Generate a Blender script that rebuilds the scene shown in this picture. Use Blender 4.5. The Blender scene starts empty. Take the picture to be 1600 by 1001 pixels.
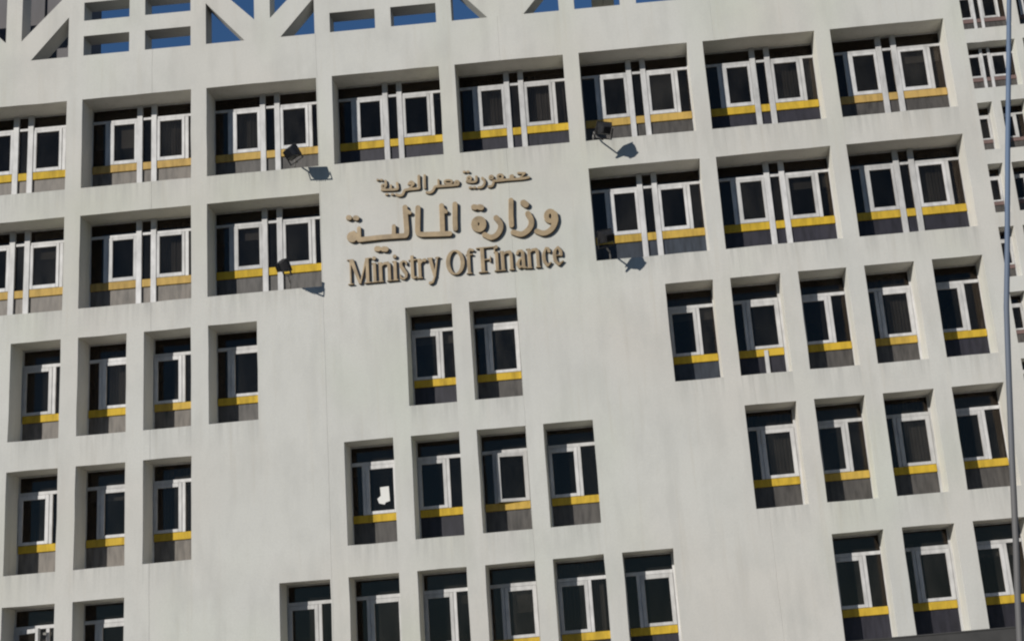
import bpy, bmesh, math, random
import numpy as np
from mathutils import Vector, Matrix, noise as mnoise

random.seed(7)
SC = bpy.context.scene
COL = SC.collection
GZ = 19.1            # height of the top window row's lintel line above the street

# ------------------------------------------------------------------ camera
cam_d = bpy.data.cameras.new('camera')
cam = bpy.data.objects.new('camera', cam_d)
COL.objects.link(cam)
SC.camera = cam
cam_d.sensor_fit = 'HORIZONTAL'
cam_d.sensor_width = 36.0
cam_d.lens = 2200.0 / 1600.0 * 36.0
cam_d.shift_x = -142.4 / 1600.0
cam_d.shift_y = -15.06 / 1600.0
cam_d.clip_start = 0.1
cam_d.clip_end = 3000.0
yaw, pit, rol = -0.0135737, 0.2820012, -0.0875472
fw = Vector((math.sin(yaw) * math.cos(pit), math.cos(yaw) * math.cos(pit), math.sin(pit)))
r0 = Vector((math.cos(yaw), -math.sin(yaw), 0))
u0 = r0.cross(fw)
rt = r0 * math.cos(rol) + u0 * math.sin(rol)
up = -r0 * math.sin(rol) + u0 * math.cos(rol)
M = Matrix((rt, up, -fw)).transposed().to_4x4()
M.translation = Vector((17.886, -35.037, -17.528 + GZ))
cam.matrix_world = M

# ------------------------------------------------------------------ light
SUN = Vector((0.73, 1.0, -0.45)).normalized()      # the way the sunlight travels
wd = bpy.data.worlds.new('World')
SC.world = wd
wd.use_nodes = True
nt = wd.node_tree
nt.nodes.clear()
wo = nt.nodes.new('ShaderNodeOutputWorld')
bg = nt.nodes.new('ShaderNodeBackground')
sky = nt.nodes.new('ShaderNodeTexSky')
sky.sky_type = 'NISHITA'
sky.sun_disc = False
sky.sun_elevation = math.asin(-SUN.z)
sky.sun_rotation = math.atan2(-SUN.x, -SUN.y) % (2 * math.pi)
sky.air_density = 1.0
sky.dust_density = 0.0
sky.altitude = 500.0
sky.ozone_density = 6.0
bg.inputs['Strength'].default_value = 0.068
hs = nt.nodes.new('ShaderNodeHueSaturation')
hs.inputs['Saturation'].default_value = 1.03
nt.links.new(sky.outputs[0], hs.inputs['Color'])
nt.links.new(hs.outputs[0], bg.inputs[0])
nt.links.new(bg.outputs[0], wo.inputs[0])
sun_d = bpy.data.lights.new('sun', 'SUN')
sun_d.energy = 4.9
sun_d.angle = math.radians(0.53)
sun_d.color = (1.0, 0.955, 0.88)
sun = bpy.data.objects.new('sun', sun_d)
COL.objects.link(sun)
sun.rotation_euler = SUN.to_track_quat('-Z', 'Y').to_euler()
sun.location = (0, -30, 60)

vs = SC.view_settings
vs.view_transform = 'Standard'
vs.look = 'None'
vs.exposure = 0.0
vs.gamma = 1.0
SC.cycles.filter_width = 2.2
SC.cycles.max_bounces = 6
SC.cycles.transparent_max_bounces = 16

# ------------------------------------------------------------------ materials
def new_mat(name):
    m = bpy.data.materials.new(name)
    m.use_nodes = True
    n = m.node_tree
    b = n.nodes['Principled BSDF']
    return m, n, b

def N(n, kind, **kw):
    nd = n.nodes.new(kind)
    for k, v in kw.items():
        if k in nd.inputs:
            nd.inputs[k].default_value = v
        else:
            setattr(nd, k, v)
    return nd

def mixc(n, a, b, fac, blend='MIX'):
    mx = n.nodes.new('ShaderNodeMix')
    mx.data_type = 'RGBA'
    mx.blend_type = blend
    for sock, val in ((6, a), (7, b), (0, fac)):
        if hasattr(val, 'links'):
            n.links.new(val, mx.inputs[sock])
        else:
            mx.inputs[sock].default_value = val
    return mx.outputs[2]

def ramp(n, src, lo, hi):
    r = n.nodes.new('ShaderNodeMapRange')
    r.inputs['From Min'].default_value = lo
    r.inputs['From Max'].default_value = hi
    r.clamp = True
    n.links.new(src, r.inputs['Value'])
    return r.outputs[0]

def noise(n, vec, scale, detail=4.0, stretch=None, rough=0.55):
    t = n.nodes.new('ShaderNodeTexNoise')
    t.inputs['Scale'].default_value = scale
    t.inputs['Detail'].default_value = detail
    t.inputs['Roughness'].default_value = rough
    if stretch:
        mp = n.nodes.new('ShaderNodeMapping')
        mp.inputs['Scale'].default_value = stretch
        n.links.new(vec, mp.inputs['Vector'])
        vec = mp.outputs[0]
    n.links.new(vec, t.inputs['Vector'])
    return t.outputs['Fac']

def wall_mat(name, base, streak=0.5, rough=0.85, bump=0.25, warm=(0.36, 0.33, 0.27, 1)):
    m, n, b = new_mat(name)
    g = n.nodes.new('ShaderNodeNewGeometry')
    P = g.outputs['Position']
    c1 = tuple(base) + (1,)
    c2 = tuple(x * 0.93 for x in base) + (1,)
    col = mixc(n, c1, c2, ramp(n, noise(n, P, 0.35, 3), 0.35, 0.7))
    col = mixc(n, col, tuple(x * 0.83 for x in base) + (1,), ramp(n, noise(n, P, 1.0, 6, (2.0, 2.0, 0.4)), 0.5, 0.8))
    st = N(n, 'ShaderNodeMath', operation='MULTIPLY')
    n.links.new(ramp(n, noise(n, P, 1.0, 4, (6.5, 6.5, 0.28)), 0.56, 0.74), st.inputs[0])
    st.inputs[1].default_value = streak
    col = mixc(n, col, warm, st.outputs[0])
    col = mixc(n, col, (1.0, 0.972, 0.955, 1), ramp(n, noise(n, P, 0.16, 2), 0.42, 0.62), 'MULTIPLY')
    col = mixc(n, col, (0.95, 0.985, 0.93, 1), ramp(n, noise(n, P, 0.21, 2, (1.3, 1, 0.8)), 0.5, 0.7), 'MULTIPLY')
    pz = N(n, 'ShaderNodeMath', operation='MULTIPLY')
    n.links.new(ramp(n, noise(n, P, 0.9, 7, (1, 1, 0.7), 0.7), 0.48, 0.72), pz.inputs[0])
    pz.inputs[1].default_value = 0.55
    col = mixc(n, col, tuple(x * 0.80 for x in base) + (1,), pz.outputs[0])
    # dirt runs under the sills
    at = N(n, 'ShaderNodeAttribute')
    at.attribute_name = 'sill'
    sz = N(n, 'ShaderNodeSeparateXYZ')
    n.links.new(P, sz.inputs[0])
    d0 = N(n, 'ShaderNodeMath', operation='SUBTRACT')
    d0.inputs[0].default_value = GZ - 2.60 + 34.0
    n.links.new(sz.outputs['Z'], d0.inputs[1])
    d1 = N(n, 'ShaderNodeMath', operation='MODULO')
    n.links.new(d0.outputs[0], d1.inputs[0])
    d1.inputs[1].default_value = 3.4
    fl = N(n, 'ShaderNodeMapRange')
    fl.inputs['From Min'].default_value = 0.0
    fl.inputs['From Max'].default_value = 0.75
    fl.inputs['To Min'].default_value = 1.0
    fl.inputs['To Max'].default_value = 0.0
    n.links.new(d1.outputs[0], fl.inputs['Value'])
    m1 = N(n, 'ShaderNodeMath', operation='MULTIPLY')
    n.links.new(fl.outputs[0], m1.inputs[0])
    n.links.new(at.outputs['Fac'], m1.inputs[1])
    m2 = N(n, 'ShaderNodeMath', operation='MULTIPLY')
    n.links.new(m1.outputs[0], m2.inputs[0])
    n.links.new(ramp(n, noise(n, P, 1.0, 5, (7.0, 7.0, 0.35), 0.65), 0.42, 0.68), m2.inputs[1])
    m3 = N(n, 'ShaderNodeMath', operation='MULTIPLY')
    n.links.new(m2.outputs[0], m3.inputs[0])
    m3.inputs[1].default_value = 0.55
    col = mixc(n, col, tuple(x * 0.52 for x in base) + (1,), m3.outputs[0])
    gr = N(n, 'ShaderNodeMath', operation='MULTIPLY')
    n.links.new(ramp(n, noise(n, P, 22.0, 6, None, 0.7), 0.4, 0.72), gr.inputs[0])
    gr.inputs[1].default_value = 0.35
    col = mixc(n, col, tuple(x * 0.7 for x in base) + (1,), gr.outputs[0])
    sp = N(n, 'ShaderNodeMath', operation='MULTIPLY')
    n.links.new(ramp(n, noise(n, P, 2.3, 8, None, 0.75), 0.66, 0.76), sp.inputs[0])
    sp.inputs[1].default_value = 0.5
    col = mixc(n, col, tuple(x * 0.5 for x in base) + (1,), sp.outputs[0])
    n.links.new(col, b.inputs['Base Color'])
    b.inputs['Roughness'].default_value = rough
    b.inputs['Specular IOR Level'].default_value = 0.25
    bp = N(n, 'ShaderNodeBump')
    bp.inputs['Strength'].default_value = bump
    bp.inputs['Distance'].default_value = 0.02
    n.links.new(noise(n, P, 30.0, 6, None, 0.65), bp.inputs['Height'])
    n.links.new(bp.outputs[0], b.inputs['Normal'])
    return m

def plain_mat(name, base, rough=0.5, metal=0.0, spec=0.4, var=0.25, scale=3.0, stretch=None, dirt=None, bump=0.0, rnd=0.0):
    m, n, b = new_mat(name)
    g = n.nodes.new('ShaderNodeNewGeometry')
    P = g.outputs['Position']
    f = ramp(n, noise(n, P, scale, 5, stretch), 0.35, 0.72)
    d = dirt if dirt else tuple(x * (1 - var) for x in base)
    ml = N(n, 'ShaderNodeMath', operation='MULTIPLY')
    n.links.new(f, ml.inputs[0])
    ml.inputs[1].default_value = 1.0 if not dirt else var * 2
    cc = mixc(n, tuple(base) + (1,), tuple(d) + (1,), ml.outputs[0])
    if rnd:
        oi = N(n, 'ShaderNodeObjectInfo')
        cc = mixc(n, cc, (1 - rnd, 1 - rnd, 1 - rnd * 1.04, 1), oi.outputs['Random'], 'MULTIPLY')
    n.links.new(cc, b.inputs['Base Color'])
    b.inputs['Roughness'].default_value = rough
    b.inputs['Metallic'].default_value = metal
    b.inputs['Specular IOR Level'].default_value = spec
    if bump:
        bp = N(n, 'ShaderNodeBump')
        bp.inputs['Strength'].default_value = bump
        bp.inputs['Distance'].default_value = 0.01
        n.links.new(noise(n, P, scale * 8, 4), bp.inputs['Height'])
        n.links.new(bp.outputs[0], b.inputs['Normal'])
    return m

def glass_mat(name, tint, refl=0.024):
    m = bpy.data.materials.new(name)
    m.use_nodes = True
    n = m.node_tree
    n.nodes.clear()
    out = N(n, 'ShaderNodeOutputMaterial')
    tr = N(n, 'ShaderNodeBsdfTransparent')
    tr.inputs[0].default_value = tuple(tint) + (1,)
    gl = N(n, 'ShaderNodeBsdfGlossy')
    gl.inputs['Color'].default_value = (1.0, 0.80, 0.66, 1)
    gl.inputs['Roughness'].default_value = 0.03
    lw = N(n, 'ShaderNodeLayerWeight')
    pw = N(n, 'ShaderNodeMath', operation='POWER')
    n.links.new(lw.outputs['Facing'], pw.inputs[0])
    pw.inputs[1].default_value = 4.0
    ad = N(n, 'ShaderNodeMath', operation='MULTIPLY_ADD')
    n.links.new(pw.outputs[0], ad.inputs[0])
    ad.inputs[1].default_value = 0.8
    ad.inputs[2].default_value = refl
    g = N(n, 'ShaderNodeNewGeometry')
    bp = N(n, 'ShaderNodeBump')
    bp.inputs['Strength'].default_value = 0.03
    bp.inputs['Distance'].default_value = 0.05
    n.links.new(noise(n, g.outputs['Position'], 1.4, 2), bp.inputs['Height'])
    n.links.new(bp.outputs[0], gl.inputs['Normal'])
    # a film of dust on the outside
    df = N(n, 'ShaderNodeBsdfDiffuse')
    df.inputs[0].default_value = (0.30, 0.28, 0.25, 1)
    du = N(n, 'ShaderNodeMath', operation='MULTIPLY')
    n.links.new(ramp(n, noise(n, g.outputs['Position'], 1.2, 5, (2, 2, 0.8)), 0.2, 0.8), du.inputs[0])
    oi = N(n, 'ShaderNodeObjectInfo')
    dm = N(n, 'ShaderNodeMath', operation='MULTIPLY_ADD')
    n.links.new(oi.outputs['Random'], dm.inputs[0])
    dm.inputs[1].default_value = 0.05
    dm.inputs[2].default_value = 0.012
    n.links.new(dm.outputs[0], du.inputs[1])
    m1 = N(n, 'ShaderNodeMixShader')
    n.links.new(du.outputs[0], m1.inputs[0])
    n.links.new(tr.outputs[0], m1.inputs[1])
    n.links.new(df.outputs[0], m1.inputs[2])
    m2 = N(n, 'ShaderNodeMixShader')
    n.links.new(ad.outputs[0], m2.inputs[0])
    n.links.new(m1.outputs[0], m2.inputs[1])
    n.links.new(gl.outputs[0], m2.inputs[2])
    n.links.new(m2.outputs[0], out.inputs[0])
    return m

def objcolor_mat(name, rough=0.35, spec=0.5, dark=0.42):
    m, n, b = new_mat(name)
    oi = N(n, 'ShaderNodeObjectInfo')
    g = n.nodes.new('ShaderNodeNewGeometry')
    P = g.outputs['Position']
    dk = mixc(n, oi.outputs['Color'], (dark, dark, dark, 1), ramp(n, noise(n, P, 3.0, 5, (3, 3, 0.6)), 0.4, 0.75), 'MULTIPLY')
    n.links.new(dk, b.inputs['Base Color'])
    b.inputs['Roughness'].default_value = rough
    b.inputs['Specular IOR Level'].default_value = spec
    return m

MT = {}
MT['wall'] = wall_mat('rough_grey_facade', (0.452, 0.449, 0.423), 0.28)
MT['reveal'] = wall_mat('sun_paled_reveal', (0.66, 0.65, 0.60), 0.3, 0.75, 0.12)  # paler than the wall; the jambs' sunlit brightness is put into the colour
MT['wing_wall'] = wall_mat('pale_facade_of_second_block', (0.452, 0.449, 0.423), 0.28)
MT['frame'] = plain_mat('white_aluminium', (0.50, 0.495, 0.495), 0.5, 0.0, 0.3, 0.30, 2.6, (3, 3, 1), None, 0.0, 0.22)
MT['yellow'] = objcolor_mat('faded_yellow_paint', 0.7, 0.15, 0.62)
MT['wing_bar'] = plain_mat('dull_red_bar', (0.13, 0.085, 0.078), 0.6, 0, 0.3, 0.2)
MT['glass'] = glass_mat('tinted_glass', (0.515, 0.50, 0.485))
MT['panel'] = objcolor_mat('spandrel_panel', 0.5, 0.25)
MT['curtain'] = plain_mat('grey_curtain', (0.30, 0.295, 0.285), 0.9, 0, 0.1, 0.45, 2.0, (14, 14, 0.6), None, 0.0, 0.5)
MT['blind'] = plain_mat('pale_blind', (0.34, 0.335, 0.32), 0.9, 0, 0.1, 0.2, 2.0, (1, 1, 30), None, 0.0, 0.6)
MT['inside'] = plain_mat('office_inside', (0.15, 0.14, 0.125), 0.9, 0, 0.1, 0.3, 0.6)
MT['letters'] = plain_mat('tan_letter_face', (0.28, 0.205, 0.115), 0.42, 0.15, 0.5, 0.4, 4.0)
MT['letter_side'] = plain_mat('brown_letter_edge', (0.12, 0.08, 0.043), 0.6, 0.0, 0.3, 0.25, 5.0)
MT['black'] = plain_mat('black_painted_metal', (0.016, 0.016, 0.018), 0.45, 0.0, 0.45, 0.3, 6.0)
MT['lens'] = plain_mat('floodlight_lens', (0.10, 0.105, 0.11), 0.12, 0.0, 0.6, 0.2, 6.0)
MT['steel'] = plain_mat('galvanised_arm', (0.22, 0.21, 0.20), 0.5, 0.6, 0.4, 0.3, 8.0)
def pole_mat():
    m, n, b = new_mat('blue_grey_pole_paint')
    g = n.nodes.new('ShaderNodeNewGeometry')
    sx = n.nodes.new('ShaderNodeSeparateXYZ')
    n.links.new(g.outputs['Position'], sx.inputs[0])
    f = ramp(n, sx.outputs['Z'], 4.2, 9.0)          # grey low down, blending to blue higher up
    c = mixc(n, (0.10, 0.098, 0.098, 1), (0.095, 0.135, 0.205, 1), f)
    c = mixc(n, c, (0.10, 0.10, 0.10, 1), ramp(n, noise(n, g.outputs['Position'], 3.0, 6, (1, 1, 0.3)), 0.55, 0.9))
    n.links.new(c, b.inputs['Base Color'])
    b.inputs['Roughness'].default_value = 0.6
    b.inputs['Specular IOR Level'].default_value = 0.25
    return m
MT['pole'] = pole_mat()
MT['penthouse'] = plain_mat('dark_rooftop_cladding', (0.10, 0.095, 0.10), 0.7, 0.0, 0.3, 0.35, 0.8, (2, 2, 0.4))
MT['canopy'] = plain_mat('dark_bitumen_edge', (0.045, 0.044, 0.043), 0.75, 0.0, 0.3, 0.35, 2.5)
MT['patch'] = plain_mat('matt_white', (0.52, 0.52, 0.51), 0.9, 0, 0.2, 0.06)
MT['cabinet'] = plain_mat('cream_cabinet', (0.72, 0.68, 0.56), 0.6, 0, 0.3, 0.15)
MT['asphalt'] = plain_mat('asphalt', (0.075, 0.073, 0.07), 0.9, 0, 0.2, 0.35, 6.0, None, None, 0.3)
MT['ground'] = plain_mat('sandy_ground', (0.17, 0.15, 0.115), 0.95, 0, 0.1, 0.3, 0.4, None, None, 0.2)
MT['paving'] = plain_mat('concrete_paving', (0.18, 0.16, 0.13), 0.9, 0, 0.2, 0.25, 2.0, None, None, 0.2)
MT['roof'] = plain_mat('roof_screed', (0.33, 0.31, 0.28), 0.9, 0, 0.2, 0.25, 2.0)

# ------------------------------------------------------------------ helpers
def link(name, me, parent=None, loc=(0, 0, 0)):
    o = bpy.data.objects.new(name, me)
    COL.objects.link(o)
    o.location = loc
    if parent is not None:
        o.parent = parent
    return o

def tag(o, label, cat, group=None):
    o['label'] = label
    o['category'] = cat
    if group:
        o['group'] = group
    return o

def struct(o):
    o['kind'] = 'structure'
    return o

def empty(name, loc=(0, 0, 0)):
    return link(name, None, None, loc)

def mesh(name, verts, faces, mats, idx=None):
    me = bpy.data.meshes.new(name)
    me.from_pydata([tuple(v) for v in verts], [], [tuple(f) for f in faces])
    for m in (mats if isinstance(mats, (list, tuple)) else [mats]):
        me.materials.append(m)
    if idx:
        me.polygons.foreach_set('material_index', idx)
    me.update()
    return me

def boxes(name, lst, mat, bev=0.0):
    """lst of (x0,x1,y0,y1,z0,z1)"""
    bm = bmesh.new()
    for (x0, x1, y0, y1, z0, z1) in lst:
        v = [bm.verts.new((x, y, z)) for z in (z0, z1) for y in (y0, y1) for x in (x0, x1)]
        for f in ((0, 2, 3, 1), (4, 5, 7, 6), (0, 1, 5, 4), (2, 6, 7, 3), (0, 4, 6, 2), (1, 3, 7, 5)):
            bm.faces.new([v[i] for i in f])
    if bev:
        bmesh.ops.bevel(bm, geom=bm.edges[:], offset=bev, segments=1, affect='EDGES', clamp_overlap=True)
    me = bpy.data.meshes.new(name)
    bm.to_mesh(me)
    bm.free()
    me.materials.append(mat)
    return me

def prism(name, poly, y0, y1, mat, bev=0.0):
    """polygon in x,z (counter-clockwise seen from -y) between y0 and y1"""
    bm = bmesh.new()
    a = [bm.verts.new((x, y0, z)) for x, z in poly]
    b = [bm.verts.new((x, y1, z)) for x, z in poly]
    bm.faces.new(a)
    bm.faces.new(b[::-1])
    k = len(poly)
    for i in range(k):
        bm.faces.new((a[i], b[i], b[(i + 1) % k], a[(i + 1) % k]))
    bmesh.ops.recalc_face_normals(bm, faces=bm.faces[:])
    if bev:
        bmesh.ops.bevel(bm, geom=bm.edges[:], offset=bev, segments=1, affect='EDGES', clamp_overlap=True)
    me = bpy.data.meshes.new(name)
    bm.to_mesh(me)
    bm.free()
    me.materials.append(mat)
    return me

def tube(name, pts, rad, mat, seg=10):
    bm = bmesh.new()
    pts = [Vector(p) for p in pts]
    rads = rad if isinstance(rad, (list, tuple)) else [rad] * len(pts)
    rings = []
    ref = Vector((0, 1, 0))
    for i, p in enumerate(pts):
        t = (pts[min(i + 1, len(pts) - 1)] - pts[max(i - 1, 0)]).normalized()
        rf = ref if abs(t.dot(ref)) < 0.9 else Vector((1, 0, 0))
        a = t.cross(rf).normalized()
        b = t.cross(a)
        rings.append([bm.verts.new(p + (a * math.cos(2 * math.pi * k / seg) + b * math.sin(2 * math.pi * k / seg)) * rads[i]) for k in range(seg)])
    for i in range(len(rings) - 1):
        for k in range(seg):
            f = bm.faces.new((rings[i][k], rings[i][(k + 1) % seg], rings[i + 1][(k + 1) % seg], rings[i + 1][k]))
            f.smooth = True
    bm.faces.new(rings[0][::-1])
    bm.faces.new(rings[-1])
    bmesh.ops.recalc_face_normals(bm, faces=bm.faces[:])
    me = bpy.data.meshes.new(name)
    bm.to_mesh(me)
    bm.free()
    me.materials.append(mat)
    return me

# ------------------------------------------------------------------ the place's ground
struct(link('ground', boxes('ground', [(-600, 700, -600, 800, -0.5, 0.0)], MT['ground'])))
struct(link('road', boxes('road', [(-300, 340, -34.0, -12.0, -0.3, 0.004)], MT['asphalt'])))
struct(link('pavement', boxes('pavement', [(-300, 340, -11.85, -0.05, -0.3, 0.13)], MT['paving'])))
struct(link('pavement', boxes('pavement', [(-300, 340, -48.0, -34.15, -0.3, 0.13)], MT['paving'])))
for y0, y1 in ((-12.0, -11.85), (-34.15, -34.0)):
    struct(link('kerb', boxes('kerb', [(-300, 340, y0, y1, -0.3, 0.135)], MT['paving'])))

# ------------------------------------------------------------------ facade grid
P = 1.71639
A_D, A_S = 0.2158, 0.2280
FL = 3.4
H_D, H_S = 2.6065, 2.622
DEEP = 0.85
SHIFT = [-0.08, -0.05, 0.008, 0.03, 0.005, 0.025, 0.035, 0.027, -0.008, -0.034, -0.032, -0.03, -0.056, -0.007, 0.005, 0.043, 0.10]
FX = [i * P + SHIFT[i] for i in range(17)]
X_L, X_R = -3.6, 27.86
Z_TOP = 1.33

def openings_of(doubles, singles, fx, top=0.0):
    """list of (kind, x0, x1, ztop, zbot, row, column)"""
    out = []
    for row, cols in doubles.items():
        for k in cols:
            out.append(('D', fx(2 * k) + A_D, fx(2 * k + 2) - A_D, top - row * FL, top - row * FL - H_D, row, 2 * k))
    for row, cols in singles.items():
        for h in cols:
            out.append(('P' if h % 2 else 'Q', fx(h) + A_S, fx(h + 1) - A_S, top - row * FL, top - row * FL - H_S, row, h))
    return out

def facade_mesh(name, ops, xl, xr, zb, zt, joints, mats, wob=0.014):
    xs = {xl, xr}
    zs = {zb, zt}
    for o in ops:
        xs |= {round(o[1], 4), round(o[2], 4)}
        zs |= {round(o[3], 4), round(o[4], 4)}
    for j in joints:
        xs |= {j - 0.005, j + 0.005}
    def fill(a, lim):
        a = sorted(a)
        out = []
        for p, q in zip(a, a[1:]):
            k = max(1, int(math.ceil((q - p) / lim)))
            out += [p + (q - p) * i / k for i in range(k)]
        return out + [a[-1]]
    xs, zs = fill(xs, 0.7), fill(zs, 0.7)
    nx, nz = len(xs) - 1, len(zs) - 1
    dep = [[0.0] * nz for _ in range(nx)]
    for i in range(nx):
        cx = (xs[i] + xs[i + 1]) / 2
        for k in range(nz):
            cz = (zs[k] + zs[k + 1]) / 2
            for j in joints:
                if abs(cx - j) < 0.005:
                    dep[i][k] = 0.006
            for o in ops:
                if o[1] < cx < o[2] and o[4] < cz < o[3]:
                    dep[i][k] = DEEP
    V, F, I, S, ids = [], [], [], [], {}
    def vid(x, y, z):
        key = (round(x, 4), round(y, 4), round(z, 4))
        if key not in ids:
            ids[key] = len(V)
            nv = mnoise.noise_vector(Vector((x * 1.3, 3.0, z * 1.3))) * wob
            V.append((x + (nv.x if xl < x < xr else 0), y + nv.y * 0.4 * (y < 0.01) * (z < zt - 0.6), z + GZ + (nv.z if zb < z < zt else 0)))
        return ids[key]
    def quad(a, b, c, d, m, s=0.0):
        S.append(s)
        F.append((vid(*a), vid(*b), vid(*c), vid(*d)))
        I.append(m)
    def under(i, k):
        cx, cz = (xs[i] + xs[i + 1]) / 2, (zs[k] + zs[k + 1]) / 2
        return any(o[1] < cx < o[2] and o[4] - 0.9 < cz < o[4] for o in ops)
    for i in range(nx):
        for k in range(nz):
            x0, x1, z0, z1, d = xs[i], xs[i + 1], zs[k], zs[k + 1], dep[i][k]
            if d < DEEP:
                quad((x0, d, z0), (x1, d, z0), (x1, d, z1), (x0, d, z1), 0, 1.0 if under(i, k) else 0.0)
            if i + 1 < nx and dep[i + 1][k] != d:
                e = dep[i + 1][k]
                m = 1 if max(d, e) == DEEP else 0
                if d < e:
                    quad((x1, d, z0), (x1, e, z0), (x1, e, z1), (x1, d, z1), m)
                else:
                    quad((x1, e, z0), (x1, e, z1), (x1, d, z1), (x1, d, z0), m)
            if k + 1 < nz and dep[i][k + 1] != d:
                e = dep[i][k + 1]
                m = 1 if max(d, e) == DEEP else 0
                if d < e:
                    quad((x0, d, z1), (x1, d, z1), (x1, e, z1), (x0, e, z1), m)
                else:
                    quad((x0, d, z1), (x0, e, z1), (x1, e, z1), (x1, d, z1), m)
    me = mesh(name, V, F, mats, I)
    at = me.attributes.new('sill', 'FLOAT', 'FACE')
    at.data.foreach_set('value', S)
    return me

def bevel(o, w):
    b = o.modifiers.new('bevel', 'BEVEL')
    b.width = w
    b.segments = 2
    b.limit_method = 'ANGLE'
    b.angle_limit = math.radians(50)
    return o

# ------------------------------------------------------------------ window kit (origin at the top left corner of the opening, depth from the facade)
WD, WS = 2 * P - 2 * A_D, P - 2 * A_S
def sash_mesh(name, x0, x1, z0, z1, gx0, gx1, gz0, gz1):
    return boxes(name, [(x0, gx0, .668, .748, z0, z1), (gx1, x1, .668, .748, z0, z1),
                        (gx0, gx1, .668, .748, gz1, z1), (gx0, gx1, .668, .748, z0, gz0)], MT['frame'], 0.006)

KIT = {}
def make_kit():
    # double window
    t0, t1, b1, b0 = -0.355, -0.43, -1.695, -1.91
    bot = -H_D
    fr = [(-.02, .015, .69, .77, bot - .02, .02), (WD - .015, WD + .02, .69, .77, bot - .02, .02),
          (1.27, 1.42, .652, .77, bot - .01, .02), (1.67, 1.82, .652, .77, bot - .01, .02),
          (.37, .478, .685, .765, b1, t1), (2.602, 2.70, .685, .765, b1, t1)]
    for x0, x1 in ((.015, 1.27), (1.42, 1.67), (1.82, WD - .015)):
        fr.append((x0, x1, .682, .772, t1, t0))
        fr.append((x0, x1, .70, .77, -.03, .02))
        fr.append((x0, x1, .70, .77, bot - .02, bot + .03))
    panes = [(.015, 1.27, t0, -.03), (1.42, 1.67, t0, -.03), (1.82, WD - .015, t0, -.03),
             (.015, .37, b1, t1), (1.42, 1.67, b1, t1), (2.70, WD - .015, b1, t1)]
    sp = [(.62, 1.19, -1.585, -.515), (1.905, 2.52, -1.585, -.515)]
    KIT['D'] = dict(
        frame=boxes('double_window_frame', fr, MT['frame'], 0.006),
        sash=[sash_mesh('sash', .482, 1.266, b1 + .005, t1 - .004, .62, 1.19, -1.585, -.515),
              sash_mesh('sash', 1.824, 2.598, b1 + .005, t1 - .004, 1.905, 2.52, -1.585, -.515)],
        sash_x=[1.266, 1.824],
        pane=[boxes('pane', [(a - .005, b + .005, .725, .733, c - .005, d + .005)], MT['glass']) for a, b, c, d in panes],
        spane=[boxes('pane', [(a - .008, b + .008, .712, .720, c - .008, d + .008)], MT['glass']) for a, b, c, d in sp],
        bar=[(.017, 1.268), (1.422, 1.668), (1.822, WD - .017)], barz=(b0, b1 - .002),
        panel=[(.017, 1.268), (1.422, 1.668), (1.822, WD - .017)], panelz=(bot + .03, b0 - .003),
        spans=[(.05, 1.25), (1.85, 2.95)])
    # single windows
    t0, t1, b1, b0 = -0.42, -0.51, -1.785, -1.98
    bot = -H_S
    def single(kind):
        if kind == 'Q':
            mull = (.28, .372); pane = (.015, .28); so = (.376, 1.20); sg = (.475, 1.095); jl, jr = .015, WS - 1.204
        else:
            mull = (.78, .865); pane = (.865, WS - .015); so = (.034, .776); sg = (.12, .685); jl, jr = .03, .015
        fr = [(-.02, jl, .69, .77, bot - .02, .02), (WS - jr, WS + .02, .69, .77, bot - .02, .02),
              (mull[0], mull[1], .68, .765, b1, t1),
              (jl, WS - jr, .68, .772, t1, t0), (jl, WS - jr, .70, .77, -.03, .02), (jl, WS - jr, .70, .77, bot - .02, bot + .03)]
        KIT[kind] = dict(
            frame=boxes('single_window_frame', fr, MT['frame'], 0.006),
            sash=[sash_mesh('sash', so[0], so[1], b1 + .005, t1 - .004, sg[0], sg[1], -1.70, -.62)],
            sash_x=[so[1] if kind == 'Q' else so[0]],
            pane=[boxes('pane', [(a - .005, b + .005, .725, .733, c - .005, d + .005)], MT['glass'])
                  for a, b, c, d in ((jl, WS - jr, t0, -.03), (pane[0], pane[1], b1, t1))],
            spane=[boxes('pane', [(sg[0] - .008, sg[1] + .008, .712, .720, -1.708, -.612)], MT['glass'])],
            bar=[(jl + .002, WS - jr - .002)], barz=(b0, b1 - .002),
            panel=[(jl + .002, WS - jr - .002)], panelz=(bot + .03, b0 - .003),
            spans=[(.05, 1.2)])
    single('P')
    single('Q')
    for k in KIT.values():
        z0, z1 = k['barz']
        k['bar_me'] = {m: boxes('sill_bar', [(a, b, .672, .75, z0, z1) for a, b in k['bar']], MT[m], 0.006) for m in ('yellow', 'wing_bar')}
        z0, z1 = k['panelz']
        k['panel_me'] = [boxes('lower_panel', [(a, b, .715, .735, z0, z1)], MT['panel']) for a, b in k['panel']]
        k['curt'] = []
        for a, b in k['spans']:
            V, F = [], []
            n = 44
            for i in range(n + 1):
                x = a + (b - a) * i / n
                y = .95 + .03 * math.sin(i * 1.9) + .012 * math.sin(i * 0.7 + 1)
                V += [(x, y, -.05), (x, y, -2.5)]
            for i in range(n):
                F.append((2 * i, 2 * i + 1, 2 * i + 3, 2 * i + 2))
            me = mesh('curtain', V, F, MT['curtain'])
            for pl in me.polygons:
                pl.use_smooth = True
            k['curt'].append(me)
        k['blind'] = [[boxes('blind', [(a, b, .86, .868, -dz, -.03)] , MT['blind']) for a, b in k['spans']] for dz in (.55, .8, 1.15, 1.6)]
make_kit()

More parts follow.
